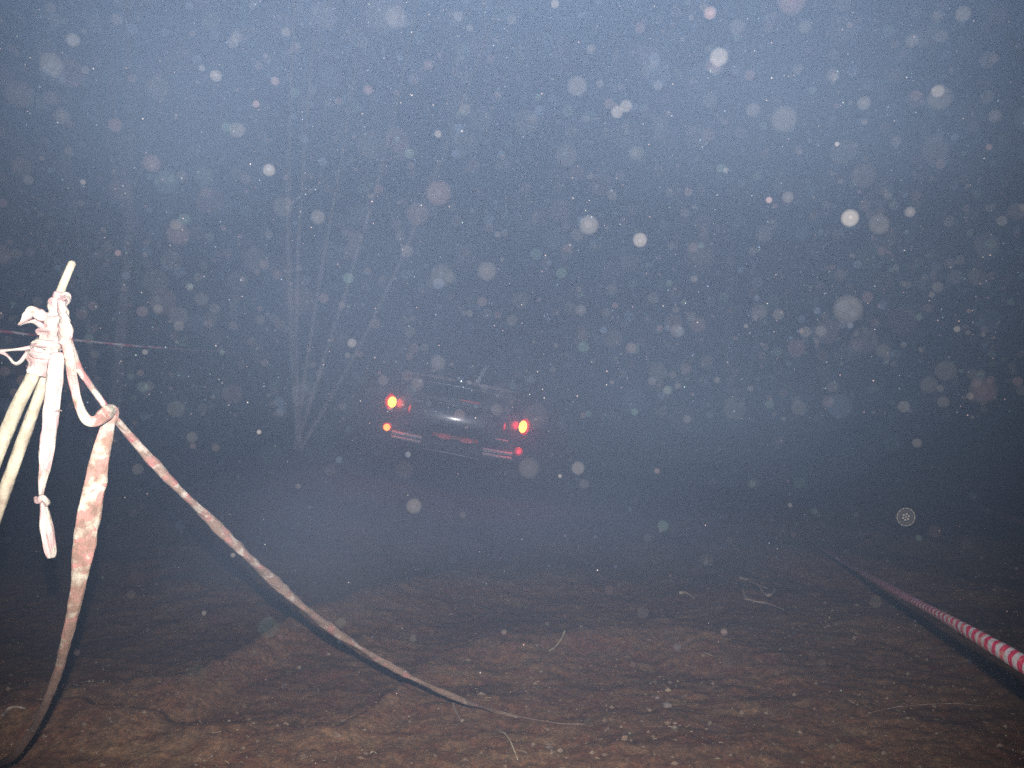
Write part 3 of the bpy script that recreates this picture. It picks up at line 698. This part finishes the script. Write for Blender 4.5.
cat = """710 13 13 .85;719 57 19 .85;713 65 17 .4;737 27 16 .35;640 28 12 .4;805 27 13 .35;963 14 16 .55;942 36 13 .35;912 41 14 .35;784 119 27 .45;833 75 14 .4;864 103 14 .5;940 98 25 .45;938 91 13 .75
995 116 14 .45;753 110 15 .35;710 101 16 .3;850 218 18 .9;879 224 21 .45;910 212 11 .65;788 197 12 .5;769 200 7 .95;837 144 5 .9;640 240 15 .75;726 170 6 .6;617 112 13 .7;626 106 13 .65;750 75 11 .4;792 0 30 .45;637 153 15 .3
989 147 7 .5;660 124 18 .25;612 195 11 .35;988 60 17 .3;987 97 14 .25;915 99 18 .25;685 213 10 .3;764 234 18 .25;882 251 10 .3;73 40 14 .55;51 64 23 .4;19 94 28 .3;62 116 16 .35;51 98 15 .3;115 125 15 .35;152 163 18 .4
157 88 24 .25;117 20 12 .35;216 76 12 .6;202 68 7 .5;256 104 8 .6;237 130 16 .4;269 170 13 .75;275 81 9 .6;118 253 7 .6;178 234 24 .35;286 32 10 .4;182 176 12 .25;83 182 6 .6;55 20 14 .25;396 17 23 .4;380 15 36 .25;438 134 8 .65
318 217 15 .45;439 193 26 .4;577 86 21 .5;589 225 20 .6;487 271 20 .4;407 251 14 .35;442 275 24 .35;555 4 9 .6;470 28 8 .4;512 20 10 .4;491 59 10 .3;368 90 10 .45;379 189 10 .35;591 49 10 .4
352 343 10 .65;438 363 16 .35;529 468 22 .4;578 468 14 .5;560 476 4 .8;584 484 11 .3;414 506 16 .5;631 348 12 .4;581 310 12 .35;606 313 10 .3;410 332 12 .25;463 515 7 .3;657 471 6 .6;848 309 30 .4;694 279 8 .45;677 331 14 .35
698 325 17 .3;759 312 18 .3;821 331 12 .35;957 329 7 .6;970 396 8 .5;917 443 10 .45;929 385 18 .3;983 391 28 .3;973 374 12 .25;746 326 5 .5;717 380 7 .4;652 381 9 .35;667 390 9 .4;686 369 12 .3;658 372 20 .25;687 419 9 .35
612 289 12 .3;614 339 20 .25;840 275 13 .25;977 277 18 .25;145 352 6 .6;158 309 10 .4;259 432 5 .95;193 446 7 .4;233 555 5 .7;204 613 5 .7;724 632 8 .55;504 632 6 .5;131 595 9 .3;462 131 3 .9;573 198 3 .9;570 245 3 .8
459 378 3 .6;790 505 5 .5;648 538 9 .25;707 560 14 .2;330 470 12 .2;300 300 30 .2;255 260 26 .2;560 210 24 .2;480 120 26 .2;700 250 30 .18;650 60 24 .22;520 300 18 .25;120 190 24 .2;210 320 16 .2"""
rnd = random.Random(77)
for row in cat.replace("\n", ";").split(";"):  # the speck over the rear window is added as the car's flash glint
    x, y, dpx, bb = [float(q) for q in row.split()]
    d = rnd.uniform(.45, 1.1); pc = P(x, y, d); rr_ = dpx / 2 / F * d; mc = rnd.choice((0, 0, 1, 0)); ad = .46 * bb * bb * rnd.uniform(.75, 1.1)
    mote(pc, rr_, ad * .62, mc); mote(pc, rr_ * .80, ad * .25, mc)
    if dpx > 9 and rnd.random() < .6: mote(pc + Vector((rnd.uniform(-.1, .1) * rr_, 0, rnd.uniform(-.1, .1) * rr_)), rr_ * rnd.uniform(.2, .4), ad * .35, mc)
# droplet with a ring of beads
c = P(906, 517, .6); r = 9 / F * .6
mote(c, r, .04, 0)
for k in range(40):
    a_ = 2 * math.pi * k / 40; mote(c + Vector((math.cos(a_) * r * .98, 0, math.sin(a_) * r * .98)), r * .07, .20 if k % 3 else .4, 0, 1)
for k in range(22):
    a_ = 2 * math.pi * k / 22; mote(c + Vector((math.cos(a_) * r * .70, 0, math.sin(a_) * r * .70)), r * .05, .12, 0, 1)
for k in range(6):
    a_ = 2 * math.pi * k / 6 + .3; mote(c + Vector((math.cos(a_) * r * .33, 0, math.sin(a_) * r * .33)), r * .12, .35, 0, 1)
mote(c, r * .1, .35, 0, 1)
# uncatalogued motes through the air, fewer low down
def fld(n_, smin, smax, amin, amax, pw, dmin=.5, dmax=3.0, low=.35):
    k = 0
    while k < n_:
        x = rnd.uniform(-250, W + 250); y = rnd.uniform(-200, H + 60)
        if y > 420 and rnd.random() > low: continue
        d = rnd.uniform(dmin, dmax); s_ = smin + (smax - smin) * rnd.random() ** pw
        p = P(x, y, d)
        k += 1
        if p.z < .1: continue
        mote(p, s_ / 2 / F * d, amin + (amax - amin) * rnd.random() ** 2.5, rnd.choice((0, 0, 1, 1, 2, 3)))
fld(800, 8, 30, .006, .033, 2.0, .5, 1.4, .08)
fld(3600, 3, 12, .012, .07, 2.2, .6, 2.2, .12)
fld(3800, .8, 1.8, .05, 1.0, 2.6, .6, 2.4, .16)
dust = link_mesh("dust_motes", DV, DF, mm[0])
for m in mm[1:]: dust.data.materials.append(m)
dust.data.polygons.foreach_set("material_index", DM)
at = dust.data.attributes.new("thick", 'FLOAT', 'POINT'); at.data.foreach_set("value", DT)
tag(dust, "pale round dust motes and fine specks hanging in the air", None, None, "stuff")
